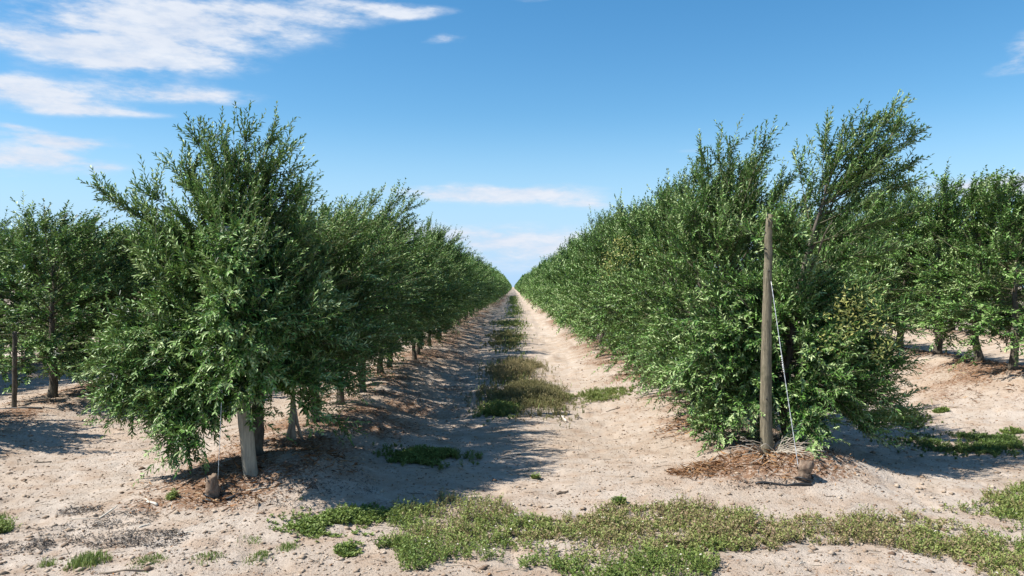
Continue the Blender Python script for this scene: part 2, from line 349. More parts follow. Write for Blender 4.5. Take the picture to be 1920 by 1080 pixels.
# ---------------------------------------------------------------- olive trees
WIND = np.array([.20, .05, 0])
def curve(P0, D, L, G, K):
    """S curves of K points: P0 + L (D s + G s^2)"""
    s = np.linspace(0, 1, K)[None, :, None]
    return P0[:, None] + L[:, None, None] * (D[:, None] * s + G[:, None] * s * s)
def perp(T, r):
    U = unit(np.cross(T, unit(r.normal(size=T.shape)))); return U, np.cross(T, U)
class Olive:
    """an olive tree about its own base: leader, side branches, leafy shoots"""
    def __init__(s, seed): s.r = np.random.default_rng(seed); s.crown = Geo(); s.trunk = Geo(); s.limbs = []; s.sh = []; s.br = []
    def leader(s, pts, rad, sides=8):
        s.lp = np.asarray(pts, float); s.lr = rad
        t = np.linspace(0, 1, len(s.lp)); tt = np.linspace(0, 1, 14)
        P = np.stack([np.interp(tt, t, s.lp[:, k]) for k in range(3)], 1); P[1:-1, :2] += s.r.normal(0, .012, (12, 2))
        R = rad * (1 - tt * .86); R[0] *= 1.5; R[1] *= 1.12
        s.trunk.tube(P, R, sides)
        s.P = P; s.R = R
    def on_leader(s, z):
        P = s.P; return np.stack([np.interp(z, P[:, 2], P[:, k]) for k in range(3)], -1)
    def branches(s, n, z0, z1, rad, asym=None, e0=-5, e1=68, droop=.30, pw=1.0):
        """n side branches from heights z0..z1; rad(t, az) is the reach"""
        r = s.r; t = (np.arange(n) + r.uniform(0, 1, n)) / n; t = t ** pw; z = z0 + (z1 - z0) * t
        az = np.arange(n) * 2.39996 + r.normal(0, .5, n)
        e = np.radians(lerp(e0, e1, t ** 1.15) + r.normal(0, 10, n))
        reach = rad(t, az) * r.uniform(.74, 1.06, n); L = reach / np.maximum(np.cos(e), .42)
        P0 = s.on_leader(z)
        D = np.stack([np.cos(az) * np.cos(e), np.sin(az) * np.cos(e), np.sin(e)], 1)
        G = np.zeros((n, 3)); G[:, 2] = -droop * (1 - t) ** .8 + .10 * t; G += WIND * (.2 + .6 * t)[:, None]
        s.br.append((P0, D, L, G))
    def to_targets(s, targets, sag=.12, dup=1):
        """branches whose tips reach given points: (tip, start height)"""
        targets = [(np.asarray(t) + (s.r.normal(0, .07, 3) - [0, 0, .05] if k else 0), z) for t, z in targets for k in range(dup if z < 1.6 else 1)]
        for tip, z in targets:
            P0 = s.on_leader(np.array([z])); d = np.asarray(tip, float)[None] - P0; L = np.linalg.norm(d, axis=1); d = d * ((np.maximum(L - .24, L * .6)) / L)[:, None]; L = np.linalg.norm(d, axis=1)
            g = np.array([[0, 0, -sag if tip[2] < z else sag * .6]]); D = d / L[:, None] - g
            s.br.append((P0, D, L, g))
    def grow(s, per_m, sl, nodes, leaf, wid, spread=.75, start=.22, up=.40, twigs=True, tip_boost=True):
        r = s.r; P0 = np.concatenate([b[0] for b in s.br]); D = np.concatenate([b[1] for b in s.br])
        L = np.concatenate([b[2] for b in s.br]); G = np.concatenate([b[3] for b in s.br]); n = len(L)
        if twigs:
            C = curve(P0, D, L, G, 6); rr = (.004 + .006 * L)[:, None] * np.linspace(1, .25, 6)[None]
            s.crown.tubes(C, rr, 1, r.uniform(0, .5, n))
        cnt = np.maximum(3, (L * per_m).astype(int)); idx = np.repeat(np.arange(n), cnt); S = len(idx)
        u = 1 - (1 - start) * r.uniform(0, 1, S) ** 1.45
        B = P0[idx] + L[idx, None] * (D[idx] * u[:, None] + G[idx] * (u * u)[:, None])
        T = unit(D[idx] + 2 * G[idx] * u[:, None])
        U, V = perp(T, r); a = r.uniform(0, 2 * math.pi, S)
        side = U * np.cos(a)[:, None] + V * np.sin(a)[:, None]
        w = r.uniform(.25, 1.0, S)[:, None] * spread
        d = unit(T * (1 - .45 * w) + side * w + np.array([0, 0, up]) * r.uniform(.2, 1.2, (S, 1)) + WIND * r.uniform(.2, 1.2, (S, 1)))
        l = sl * r.uniform(.55, 1.3, S)
        # every branch ends in a shoot that carries on along it
        e = P0 + L[:, None] * (D + G) * .94; Te = unit(D + 2 * G)
        B = np.concatenate([B, e]); d = np.concatenate([d, unit(Te + WIND * .3)]); l = np.concatenate([l, sl * r.uniform(.9, 1.5, n)])
        S = len(B)
        g = np.zeros((S, 3)); g[:, 2] = r.normal(.09, .14, S) - .08 * (d[:, 2] < .15); g[:, :2] = r.normal(0, .1, (S, 2)); g += WIND * .35
        if twigs: s.crown.tubes(curve(B, d, l, g, 4), np.full((S, 1), .0024) * np.linspace(1, .5, 4)[None], 1, r.uniform(.5, 1, S))
        K = nodes; us = (np.arange(K) + .8)[None] / K + r.normal(0, .012, (S, K)); us = np.clip(us, 0, 1)
        Pn = B[:, None] + l[:, None, None] * (d[:, None] * us[..., None] + g[:, None] * (us * us)[..., None])
        Tn = unit(d[:, None] + 2 * g[:, None] * us[..., None])
        U, V = perp(d, r); U = np.broadcast_to(U[:, None], Tn.shape); V = np.broadcast_to(V[:, None], Tn.shape)
        alt = (np.arange(K) % 2)[None, :, None]
        ax = np.where(alt == 0, U, V); ax = unit(ax - (ax * Tn).sum(-1, keepdims=True) * Tn)
        st = np.clip(r.normal(.41, .17, S) + np.repeat(r.normal(0, .12, n), np.bincount(np.concatenate([idx, np.arange(n)]), minlength=n))[np.argsort(np.argsort(np.concatenate([idx, np.arange(n)]), kind='stable'), kind='stable')], 0, .85)
        for sgn in (-1, 1):
            ang = np.radians(lerp(58, 24, us) + r.normal(0, 13, us.shape))[..., None]
            ld = unit(Tn * np.cos(ang) + sgn * ax * np.sin(ang) + r.normal(0, .12, Tn.shape))
            nn = unit(Tn - (Tn * ld).sum(-1, keepdims=True) * ld + np.array([0, 0, .85]) + r.normal(0, .2, Tn.shape))
            nn = unit(nn - (nn * ld).sum(-1, keepdims=True) * ld)
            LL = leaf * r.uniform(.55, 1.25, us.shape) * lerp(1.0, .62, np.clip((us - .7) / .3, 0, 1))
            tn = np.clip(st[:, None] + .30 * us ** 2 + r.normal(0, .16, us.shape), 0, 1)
            keep = r.uniform(size=us.shape) < .93
            k = keep.ravel()
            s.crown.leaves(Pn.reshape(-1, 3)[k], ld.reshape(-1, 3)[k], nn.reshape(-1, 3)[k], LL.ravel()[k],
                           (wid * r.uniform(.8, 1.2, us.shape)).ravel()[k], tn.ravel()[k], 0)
    def limbs_from(s, zs, rad, n_pts=6):
        """a few thick limbs leaving the leader"""
        out = []
        for q, (z, az, e, L) in enumerate(zs):
            P0 = s.on_leader(np.array([z])); D = np.array([[math.cos(az) * math.cos(e), math.sin(az) * math.cos(e), math.sin(e)]])
            C = curve(P0, D, np.array([L]), np.array([[0, 0, .15]]), n_pts)[0]; C[1:-1] += s.r.normal(0, .012, (n_pts - 2, 3))
            g = Geo(); g.tube(C, rad * np.linspace(1, .12, n_pts), 7); out.append(g)
        s.limbs = out

def hedge_rad(base, ang_amp=.0):
    def f(t, az):
        prof = np.interp(t, [0, .08, .3, .6, .85, 1], [.70, .85, 1.0, 1.0, .66, .18])
        return base * prof * (1 + ang_amp * np.sin(az * 2 + 1))
    return f
def lod_tree(seed, H, n_br, per_m, sl, nodes, leaf, wid, twigs, z0=.33, rad=.76):
    o = Olive(seed); r = o.r
    o.leader([(0, 0, -.1), (r.normal(0, .03), r.normal(0, .03), .6), (r.normal(.03, .05), r.normal(0, .05), H * .55), (r.normal(.1, .05), r.normal(0, .06), H * .86)], .055, 7)
    o.branches(n_br, z0, H * .74, hedge_rad(rad), e0=-8, e1=76)
    o.grow(per_m, sl, nodes, leaf, wid, twigs=twigs); fit_height(o, H)
    return o
def fit_height(o, H):
    z = np.concatenate([v[:, 2] for v in o.crown.v]); k = H / np.percentile(z, 99.95)
    for G_ in (o.crown, o.trunk, *o.limbs):
        for v in G_.v: v[:, 2] *= np.where(v[:, 2] > .5, (k + (1 - k) * .5 / np.maximum(v[:, 2], .5)), 1)
def tree_meshes(o, name, bark=None):
    return (o.trunk.mesh(name + '_trunk', [bark or M_BARK], True), o.crown.mesh(name + '_crown', [M_LEAF, M_TWIG]))

def tree(base, meshes, label, group, rz=0, s=(1, 1, 1), limbs=None):
    root = add('olive_tree', None, label=label, cat='olive tree', group=group, loc=base)
    root.empty_display_size = .2; root.rotation_euler = (0, 0, rz); root.scale = s
    add('trunk', meshes[0], root); add('crown', meshes[1], root)
    for g in (limbs or []): add('limb', g.mesh('limb', [M_BARK], True), root)
    return root
GL1 = 'olive trees of the row left of the track'; GR1 = 'olive trees of the row right of the track'
GL2 = 'olive trees of the outer row at the left edge'; GR2 = 'olive trees of the outer row at the right edge'
GL3 = 'olive trees of the rearmost row at the left edge'; GR3 = 'olive trees of the rearmost row at the right edge'

# --- the two end trees of the left row, grown to the photograph's outline
def rel(px, py, d, b): p = at(px, py, d=d); return (p[0] - b[0], p[1] - b[1], p[2] - b[2])
bL = np.array([-2.33, 7.25, gz(-2.33, 7.25)])
o = Olive(101)
o.leader([(0, 0, -.1), (.0, .0, .6), (-.08, .0, 1.5), (-.12, .0, 2.3)], .065, 9)
def radL(t, az):
    p = np.interp(t, [0, .1, .3, .55, .8, 1], [.85, 1.0, 1.0, .92, .72, .42])
    return p * (.78 + .30 * np.clip(-np.cos(az), 0, 1) + .02 * np.clip(-np.sin(az), 0, 1))
o.branches(105, .70, 1.45, radL, e0=-4, e1=60, droop=.26)
T = [(165, 352, 7.2, 1.7), (200, 372, 7.0, 1.6), (250, 345, 7.3, 1.8), (300, 290, 7.1, 1.9), (345, 228, 7.3, 2.1), (375, 260, 6.9, 2.0), (405, 232, 7.4, 2.1), (380, 300, 7.0, 1.9), (440, 280, 6.9, 2.0), (480, 300, 7.0, 2.0), (520, 290, 7.1, 2.0), (540, 330, 7.0, 1.9), (410, 340, 6.8, 1.8), (470, 360, 6.8, 1.8), (360, 370, 6.8, 1.7), (530, 390, 6.9, 1.8), (310, 390, 6.8, 1.6),
     (460, 212, 7.3, 2.2), (430, 260, 7.0, 2.1), (520, 222, 7.4, 2.2), (552, 245, 7.5, 2.2), (500, 265, 7.0, 2.1), (575, 300, 7.2, 2.1), (580, 350, 7.0, 2.0),
     (330, 330, 6.9, 1.9), (270, 400, 6.9, 1.7), (220, 440, 7.0, 1.5), (600, 420, 7.0, 1.8),
     (150, 640, 7.0, 1.25), (140, 700, 7.1, 1.15), (155, 750, 7.0, 1.1), (200, 780, 6.8, 1.0), (240, 800, 6.7, 1.0), (290, 830, 6.7, .95), (310, 860, 6.65, .95),
     (330, 800, 6.6, .9), (360, 780, 6.6, .9), (200, 700, 6.8, 1.1), (250, 740, 6.7, 1.0), (270, 690, 6.6, 1.1), (180, 600, 6.9, 1.3), (300, 730, 6.5, 1.0),
     (350, 700, 6.4, 1.0), (430, 690, 6.4, 1.0), (400, 620, 6.3, 1.1), (330, 620, 6.35, 1.2), (480, 640, 6.4, 1.1), (540, 640, 6.7, 1.1), (380, 530, 6.3, 1.4), (300, 520, 6.5, 1.4),
     (460, 540, 6.3, 1.4), (250, 560, 6.6, 1.3), (540, 540, 6.6, 1.4), (405, 470, 6.05, 1.7), (440, 480, 6.0, 1.7), (420, 540, 6.0, 1.5), (455, 580, 6.0, 1.4), (440, 640, 6.0, 1.2), (470, 690, 6.05, 1.1), (425, 700, 6.05, 1.0), (490, 720, 6.1, 1.0), (450, 735, 6.1, .95),
     (480, 600, 6.0, 1.3), (400, 600, 6.0, 1.3), (380, 660, 6.1, 1.1), (410, 510, 6.0, 1.6), (460, 520, 6.05, 1.6), (500, 680, 6.1, 1.1), (510, 590, 6.15, 1.3), (440, 420, 6.2, 1.8), (400, 440, 6.2, 1.8), (470, 650, 5.95, 1.2), (435, 560, 5.95, 1.4),
     (180, 760, 6.9, 1.05), (220, 745, 6.8, 1.0), (260, 790, 6.75, .95), (285, 800, 6.6, .95), (310, 820, 6.7, .9), (320, 770, 6.55, 1.0), (230, 700, 6.7, 1.1), (210, 660, 6.7, 1.15), (170, 690, 6.95, 1.15), (350, 740, 6.5, .95), (380, 730, 6.4, .95), (275, 760, 6.7, 1.0),
     (420, 450, 6.4, 1.6), (350, 450, 6.5, 1.6), (500, 450, 6.6, 1.7), (560, 470, 6.9, 1.7), (240, 650, 6.6, 1.2)]
o.to_targets([(rel(px, py, d, bL), z) for px, py, d, z in T], dup=2)
o.grow(24, .29, 14, .065, .0160, start=.22)
o.limbs_from([(.95, 2.6, .5, .9), (1.2, 4.2, .6, .9), (1.4, .6, .7, .9), (1.7, 3.3, .8, .8)], .026)
tree(bL, tree_meshes(o, 'end_olive_left'), 'tall bushy olive tree above the leaning post, its low branch drooping to the sand', GL1, limbs=o.limbs)

# --- the end tree of the right row: tall plume leaning right
bR = np.array([2.72, 8.0, gz(2.72, 8.0)])
o = Olive(202)
o.leader([(0, 0, -.1), (.0, -.02, .6), (.12, -.02, 1.5), (.32, .0, 2.2), (.42, .0, 2.6)], .048, 9)
def radR(t, az): return np.interp(t, [0, .1, .35, .6, .75, 1], [.95, 1.05, 1.02, .80, .45, .30]) * (.80 + .12 * np.clip(np.cos(az), 0, 1))
o.branches(92, .48, 1.45, radR, e0=-14, e1=44, droop=.32)
T = [(1490, 275, 8.1, 2.1), (1545, 230, 8.2, 2.4), (1600, 212, 8.2, 2.5), (1650, 204, 8.1, 2.5), (1692, 196, 8.2, 2.5), (1560, 290, 8.1, 2.2), (1600, 330, 8.0, 2.2), (1650, 300, 8.2, 2.3), (1690, 260, 8.1, 2.4), (1620, 380, 8.0, 2.1), (1570, 370, 8.1, 2.0), (1540, 400, 8.0, 1.9), (1590, 480, 7.8, 1.8), (1738, 240, 8.2, 2.5), (1715, 215, 8.0, 2.5), (1732, 300, 8.2, 2.4),
     (1715, 340, 8.0, 2.3), (1580, 250, 8.0, 2.4), (1640, 250, 8.0, 2.4), (1680, 300, 7.9, 2.4), (1620, 300, 7.9, 2.3), (1660, 360, 7.9, 2.2), (1740, 390, 7.9, 2.0), (1690, 400, 7.7, 2.0),
     (1720, 460, 7.7, 1.8), (1650, 470, 7.6, 1.8), (1600, 430, 7.8, 2.0), (1700, 540, 7.6, 1.6), (1640, 560, 7.4, 1.5), (1730, 600, 7.6, 1.4), (1680, 640, 7.4, 1.2), (1720, 680, 7.6, 1.1),
     (1650, 700, 7.3, 1.0), (1690, 720, 7.5, 1.0), (1600, 640, 7.3, 1.2), (1560, 700, 7.3, 1.0), (1620, 770, 7.3, .8), (1570, 800, 7.35, .7), (1520, 760, 7.4, .8), (1660, 770, 7.5, .8),
     (1540, 640, 7.4, 1.2), (1600, 560, 7.4, 1.4), (1510, 790, 7.6, .7), (1640, 800, 7.6, .7),
     (1455, 392, 7.2, 1.9), (1425, 408, 7.2, 1.9), (1395, 430, 7.3, 1.8), (1470, 420, 7.25, 1.9), (1430, 440, 7.3, 1.8), (1390, 780, 7.7, .8), (1340, 790, 7.8, .8), (1300, 760, 7.9, .9), (1270, 740, 7.9, .9), (1350, 700, 7.6, 1.0), (1400, 640, 7.6, 1.2), (1340, 600, 7.6, 1.3), (1290, 660, 7.7, 1.2),
     (1260, 600, 7.8, 1.3), (1390, 720, 7.6, 1.0), (1320, 720, 7.6, 1.0), (1410, 800, 7.7, .7), (1370, 540, 7.7, 1.5), (1310, 520, 7.8, 1.5), (1250, 690, 7.9, 1.1)]
o.to_targets([(rel(px, py, d, bR), z) for px, py, d, z in T], dup=2)
o.grow(24, .29, 14, .066, .0162, start=.22)
o.limbs_from([(1.0, 3.6, .5, .8), (1.25, .3, .8, 1.0), (1.6, 5.0, .8, .7), (1.9, .5, .9, .8)], .024)
tR = tree(bR, tree_meshes(o, 'end_olive_right'), 'tallest olive tree beside the round wooden post, feathery top leaning right', GR1, limbs=o.limbs)

# --- second and third trees, also grown one by one
def near_tree(seed, base, H, rad, lean, label, group, n=115, per_m=17, z0=.42, extra=(), droop=.28, leaf=.061, bark=None, trad=.052):
    b = np.array([base[0], base[1], gz(*base)]); o = Olive(seed)
    o.leader([(0, 0, -.1), (.0, .0, .6), (lean * .4, .0, H * .5), (lean, .0, H * .80)], trad, 8)
    o.branches(n, z0, H * (.60 if extra else .77), hedge_rad(rad), e0=-10, e1=74, droop=droop)
    if extra: o.to_targets([(rel(px, py, d, b), z) for px, py, d, z in extra])
    o.grow(per_m, .30, 13, leaf + .003, .0168, start=.25)
    o.limbs_from([(1.0, 1.0, .6, .7), (1.3, 3.6, .7, .7), (1.6, 5.4, .8, .6)], .022)
    if not extra: fit_height(o, H)
    if bark:
        for a in (.3, 2.2, 4.0): o.trunk.tube([(.012 * math.cos(a), .012 * math.sin(a), .34), (.035 * math.cos(a), .035 * math.sin(a), .16), (.095 * math.cos(a), .095 * math.sin(a), -.03)], [.014, .018, .013], 7)
    return tree(b, tree_meshes(o, 'olive_%d' % seed, bark), label, group, limbs=o.limbs), o, b
near_tree(303, (-2.22, 8.05), 2.5, .74, .05, 'slender olive tree second from the near end of the left row, pale flared foot', GL1, z0=.95, bark=M_BARKPALE, trad=.034)
near_tree(304, (-2.25, 9.1), 2.66, .76, .05, 'third olive tree from the near end of the left row, dark trunk foot showing', GL1, z0=.92)
near_tree(305, (-2.27, 10.4), 2.74, .78, .08, 'fourth olive tree from the near end of the left row, shaded trunk foot', GL1, n=95, per_m=16, z0=.9)
near_tree(401, (2.42, 9.15), 3.25, .82, .05, 'broad olive tree behind the round wooden post, its top left of the tall plume', GR1, z0=.48,
          extra=[(1375, 240, 9.2, 2.5), (1340, 255, 9.1, 2.4), (1310, 285, 9.2, 2.4), (1290, 300, 9.1, 2.3), (1420, 270, 9.1, 2.4), (1360, 290, 8.9, 2.4), (1400, 300, 8.9, 2.3),
                 (1300, 340, 8.9, 2.1), (1260, 380, 8.9, 2.0), (1350, 370, 8.7, 2.1), (1440, 360, 8.8, 2.1), (1260, 470, 8.7, 1.7)])
near_tree(402, (2.40, 10.4), 3.2, .80, .05, 'third olive tree from the near end of the right row, yellow tinged leaves behind', GR1, n=105, per_m=15, z0=.48)
t403, _o, _b = near_tree(403, (2.38, 11.7), 3.25, .80, .05, 'fourth olive tree from the near end of the right row, carrying yellowing leaves', GR1, n=100, per_m=15, z0=.48)

# yellowing leaf clusters (parts of two trees)
def yellow_cluster(parent, centres, n, seed):
    r = np.random.default_rng(seed); g = Geo(); bm = np.array(parent.location)
    for c, sd in centres:
        B = np.asarray(c) - bm + r.normal(0, 1, (n, 3)) * sd
        D = unit(r.normal(size=(n, 3)) + np.array([.2, -.2, .2])); Nn = unit(np.cross(D, r.normal(size=(n, 3))))
        g.leaves(B, D, Nn, r.uniform(.03, .055, n), r.uniform(.012, .016, n), r.uniform(0, 1, n))
    add('yellow_foliage', g.mesh('yellow_foliage', [M_YELLOW]), parent, label='yellowing leaves')
yellow_cluster(tR, [(at(px, py, d=d), sd) for px, py, d, sd in [(1585, 560, 7.2, .06), (1572, 590, 7.2, .05), (1605, 590, 7.15, .06), (1590, 620, 7.15, .05), (1640, 610, 7.15, .05), (1660, 640, 7.2, .05), (1650, 665, 7.2, .04), (1560, 640, 7.15, .09), (1610, 560, 7.2, .09), (1630, 580, 7.2, .10)]], 42, 5)
yellow_cluster(t403, [(at(px, py, d=d), sd) for px, py, d, sd in [(1150, 478, 11.1, .09), (1168, 462, 11.2, .08), (1140, 500, 11.1, .07), (1180, 480, 11.0, .08), (1235, 470, 10.9, .06)]], 80, 6)

# --- the rest of the rows: shared trees at four levels of detail
ORD = 'first second third fourth fifth sixth seventh eighth ninth tenth eleventh twelfth thirteenth fourteenth fifteenth sixteenth'.split()
def lods(k0, z0):
    return ([tree_meshes(lod_tree(k0 + k, 3.3, 84, 15, .31, 11, .070, .0225, True, z0=z0), 'mid_olive_%d' % (k0 + k)) for k in range(4)],
            [tree_meshes(lod_tree(k0 + 20 + k, 3.3, 70, 11, .34, 8, .092, .033, False, z0=z0), 'far_olive_%d' % (k0 + k)) for k in range(3)],
            [tree_meshes(lod_tree(k0 + 40 + k, 3.3, 48, 7, .40, 5, .15, .062, False, z0=z0), 'distant_olive_%d' % (k0 + k)) for k in range(3)])
LODS = {'L': lods(500, .82), 'R': lods(600, .52), 'O': lods(700, .66)}
rr = np.random.default_rng(77)
def row(side, x0, y0, n, k0, group, hs, zmin_scale=1.0, sp=1.34, labels=None, far=None):
    y = y0
    for k in range(n):
        x = x0 + rr.normal(0, .10); lod = LODS[side][0 if y < 22 else (1 if y < 50 else 2)]
        me = lod[rr.integers(len(lod))]; s = hs * np.clip(rr.normal(1, .075), .84, 1.0 if y < 19 else 1.13); w = rr.uniform(.90, 1.12)
        idx = k0 + k
        if labels and idx < len(labels): lab = labels[idx]
        else: lab = far
        tree((x, y, gz(x, y)), me, lab, group, rr.uniform(-.5, .5), (w * (1 if rr.uniform() < .5 else 1), w * (1 if rr.uniform() < .5 else -1), s))
        y += sp * rr.uniform(.92, 1.08)
    return y
labL = ['%s olive tree from the near end of the hedge row left of the track' % o for o in ORD[:14]]
labR = ['%s olive tree from the near end of the hedge row right of the track' % o for o in ORD[:14]]
yL = row('L', -2.27, 11.75, 104, 4, GL1, .91, labels=labL, far='olive tree past the fourteenth of the left row')
yR = row('R', 2.40, 13.0, 104, 4, GR1, 1.02, labels=labR, far='olive tree past the fourteenth of the right row')
def outer(x0, ys, hs, group, fmt, names, key='R'):
    for k, (y, nm) in enumerate(zip(ys, names)):
        x = x0 + rr.normal(0, .08) - (.75 if y < 9 and x0 < 0 else 0); me = LODS[key][0 if y < 24 else 1][rr.integers(3)]
        w = rr.uniform(1.18, 1.36); s = hs * rr.uniform(.94, 1.07) * (1 if y > 10.5 or x0 > 0 else (.74 if y < 9 else .86))
        tree((x, y, gz(x, y)), me, fmt % nm, group, rr.uniform(-.5, .5), (w, w * (1 if rr.uniform() < .5 else -1), s))
outer(-6.42, [8.6, 11.3, 12.5, 13.6, 14.7, 15.9, 17.1, 18.3, 19.5, 20.7, 21.9], .80, GL2, '%s olive tree from the near end of the outer row at the left edge', ORD)
outer(7.45, [11.7, 12.85, 14.0, 15.2, 16.4, 17.6, 18.8, 20.0, 21.2, 22.4, 23.6, 24.8], .93, GR2, '%s olive tree from the near end of the outer row at the right edge', ORD, 'O')
outer(-10.9, [11.8 + 1.25 * k for k in range(13)], .92, GL3, '%s olive tree from the near end of the rearmost row at the left edge', ORD)
outer(12.4, [15 + 1.25 * k for k in range(13)], .92, GR3, '%s olive tree from the near end of the rearmost row at the right edge', ORD)

def far_rows():
    r = np.random.default_rng(9); g = Geo()
    for x0, ya in ((-2.27, yL), (2.40, yR)):
        n = 26000; y = ya + (900 - ya) * r.uniform(0, 1, n) ** 1.5; H = 3.55
        z = .35 + H * r.uniform(0, 1, n) ** .9 * (1 + .07 * np.sin(y * 4.6)); w = np.interp(z, [0, 1, 2, 3.2, 4.2], [.8, .95, .9, .6, .25])
        x = x0 + w * r.uniform(-1, 1, n); B = np.stack([x, y, z], 1)
        D = unit(r.normal(size=(n, 3)) + np.array([.2, 0, .3])); Nn = unit(np.cross(D, r.normal(size=(n, 3))))
        sz = r.uniform(.25, .55, n); g.leaves(B, D, Nn, sz, sz * .7, np.clip(r.normal(.45, .2, n), 0, 1))
    add('distant_olive_trees', g.mesh('distant_olive_trees', [M_LEAF]), kind='stuff', label='distant olive trees closing the two rows at the vanishing point', cat='olive trees')
far_rows()

# ---------------------------------------------------------------- posts, wires, stubs
def post(name, base, top, r0, r1, mat, label, sides=14, square=False, bow=0.0, seed=1):
    r = np.random.default_rng(seed); n = 22; t = np.linspace(0, 1, n); base = np.array(base, float); top = np.array(top, float)
    ax = top - base; P = np.outer(t, ax); P[0] -= ax * .10; P[:, 0] += bow * np.sin(t * math.pi)
    P[1:-1, :2] += r.normal(0, .0016, (n - 2, 2)); R = lerp(r0, r1, t) * (1 + r.normal(0, .012, n))
    a = np.arange(sides) / sides * 2 * math.pi; g = Geo()
    if square:   # sawn post: rounded square section
        c = np.maximum(np.abs(np.cos(a)), np.abs(np.sin(a))) ; sec = 1 / np.maximum(c, .80); tw = math.radians(square)
    else:
        sec = 1 + .05 * np.sin(a * 2 + 1) + .03 * np.sin(a * 5); tw = 0
    ring = P[:, None] + (R[:, None] * sec[None])[..., None] * np.stack([np.cos(a + tw), np.sin(a + tw), 0 * a], -1)[None]
    v = ring.reshape(-1, 3); i = np.arange(n - 1)[:, None] * sides; j = np.arange(sides)[None]; j2 = (j + 1) % sides
    q = np.stack([i + j, i + j2, i + sides + j2, i + sides + j], -1).reshape(-1, 4)
    v = np.concatenate([v, P[-1:] + [[0, 0, .006]]]); f3 = [(len(v) - 1, (n - 1) * sides + jj, (n - 1) * sides + (jj + 1) % sides) for jj in range(sides)]
    g.put(v, f3, q); root = add(name, None, label=label, cat='post', loc=base); root.empty_display_size = .2
    add('pole', g.mesh('pole', [mat], True), root); return root
def on_post(px, py, d): return at(px, py, d=d)
def nail(parent, p, r=.007):
    g = Geo(); p = np.asarray(p) - np.array(parent.location); g.tube([p + [0, .03, 0], p + [0, -.006, 0], p + [0, -.010, 0]], [r, r, r * .7], 10)
    add('nail', g.mesh('nail', [M_PIPE], True), parent)
def wire(pts, rad, label):
    pts = np.asarray(pts, float); o0 = pts[-1].copy(); g = Geo()
    t = np.linspace(0, 1, 40); P = np.stack([np.interp(t, np.linspace(0, 1, len(pts)), pts[:, k]) for k in range(3)], 1) - o0
    P[:, 2] -= .02 * np.sin(t * math.pi)
    # two strands twisted round each other, and the tail wound back on the wire
    for ph in (0, math.pi):
        Q = P.copy(); Q[:, 0] += rad * .8 * np.cos(t * 160 + ph); Q[:, 1] += rad * .8 * np.sin(t * 160 + ph); g.tube(Q, rad, 6, tint=.7)
    w = np.linspace(.40, .50, 60); C = np.stack([np.interp(w, t, P[:, k]) for k in range(3)], 1)
    C[:, 0] += .006 * np.cos(np.arange(60) * .9); C[:, 1] += .006 * np.sin(np.arange(60) * .9); g.tube(C, .0028, 5, tint=.4)
    g.tube([C[-1], C[-1] + [-.012, -.01, .05], C[-1] + [-.016, -.012, .085]], .0022, 5, tint=.9)
    return add('guy_wire', g.mesh('guy_wire', [M_WIRE], True), label=label, cat='wire', loc=o0)
def stub(base, h, r, tilt, label, seed):
    q = np.random.default_rng(seed); g = Geo(); n = 15; t = np.linspace(-.25, 1, n)
    P = np.stack([tilt[0] * t * h, tilt[1] * t * h, t * h], 1); R = r * (1 + .10 * np.sin(t * 4 + seed)) * np.concatenate([1 + q.normal(0, .045, n - 2), [.93, .70]])
    g.tube(P, R, 20); v = g.v[0]; a = np.arctan2(v[:, 1], v[:, 0])
    v[:, :2] *= (1 + .07 * np.sin(a * 3 + seed) + q.normal(0, .055, len(v)))[:, None]; v[:, 2] += (v[:, 2] > h * .8) * (.25 * v[:, 0] + q.normal(0, .010, len(v)))
    root = add('anchor_stub', None, label=label, cat='anchor stub', loc=base); root.empty_display_size = .1
    add('stub', g.mesh('stub', [M_STUB], True), root)
    g = Geo(); ang = np.linspace(0, 5.4, 26); g.tube(np.stack([(r + .012) * np.cos(ang) + tilt[0] * h * .3, (r + .012) * np.sin(ang), .02 + .012 * np.sin(ang * 2)], 1), .009, 7)
    add('collar', g.mesh('collar', [M_PIPE], True), root); return root
def pipe(pts, rad, label):
    pts = np.asarray(pts); o0 = pts[0].copy(); t = np.linspace(0, 1, 30)
    P = np.stack([np.interp(t, np.linspace(0, 1, len(pts)), pts[:, k]) for k in range(3)], 1); P[:, 0] += .01 * np.sin(t * 17)
    P[:, 2] = ground_h(P[:, 0], P[:, 1]) + rad * .5 + .008 * np.sin(t * 9); P -= o0; g = Geo(); g.tube(P, rad, 8)
    return add('drip_pipe', g.mesh('drip_pipe', [M_PIPE], True), label=label, cat='pipe', loc=o0)

pb = on_ground(1437, 852); dR = pb[1]
poR = post('wooden_post', pb, at(1443, 402, d=dR), (.058), .031, M_POLE, 'tall round weathered wooden post in front of the right row', bow=-.012, seed=3)
nail(poR, at(1442, 508, d=dR - .045)); nail(poR, at(1438, 748, d=dR - .06), .006)
sb = on_ground(1508, 900)
stub(sb, .155, .058, (.05, 0), 'short rough stub in the litter right of the tall round post', 4)
wire([at(1446, 528, d=dR - .05), sb + [-.055, -.02, .10]], .0024, 'pale taut wire running from the tall round post down to its stub')
pipe([sb + [-.42, -.03, 0], sb + [-.2, -.06, 0], sb + [.04, -.08, 0]], .011, 'black drip pipe lying in front of the right stub')
pl = on_ground(470, 886); dL = pl[1]
poL = post('wooden_post', pl, at(420, 425, d=dL), .056, .052, M_SPLIT, 'pale sawn timber post leaning left under the tall left tree', sides=20, square=24, seed=5)
sl_ = on_ground(399, 932)
stub(sl_, .175, .050, (-.06, 0), 'short brown stub on the dark litter left of the leaning post', 7)
wire([at(424, 560, d=dL - .06), sl_ + [.045, -.01, .15]], .0015, 'thin wire hanging from the left tree down to the brown stub')
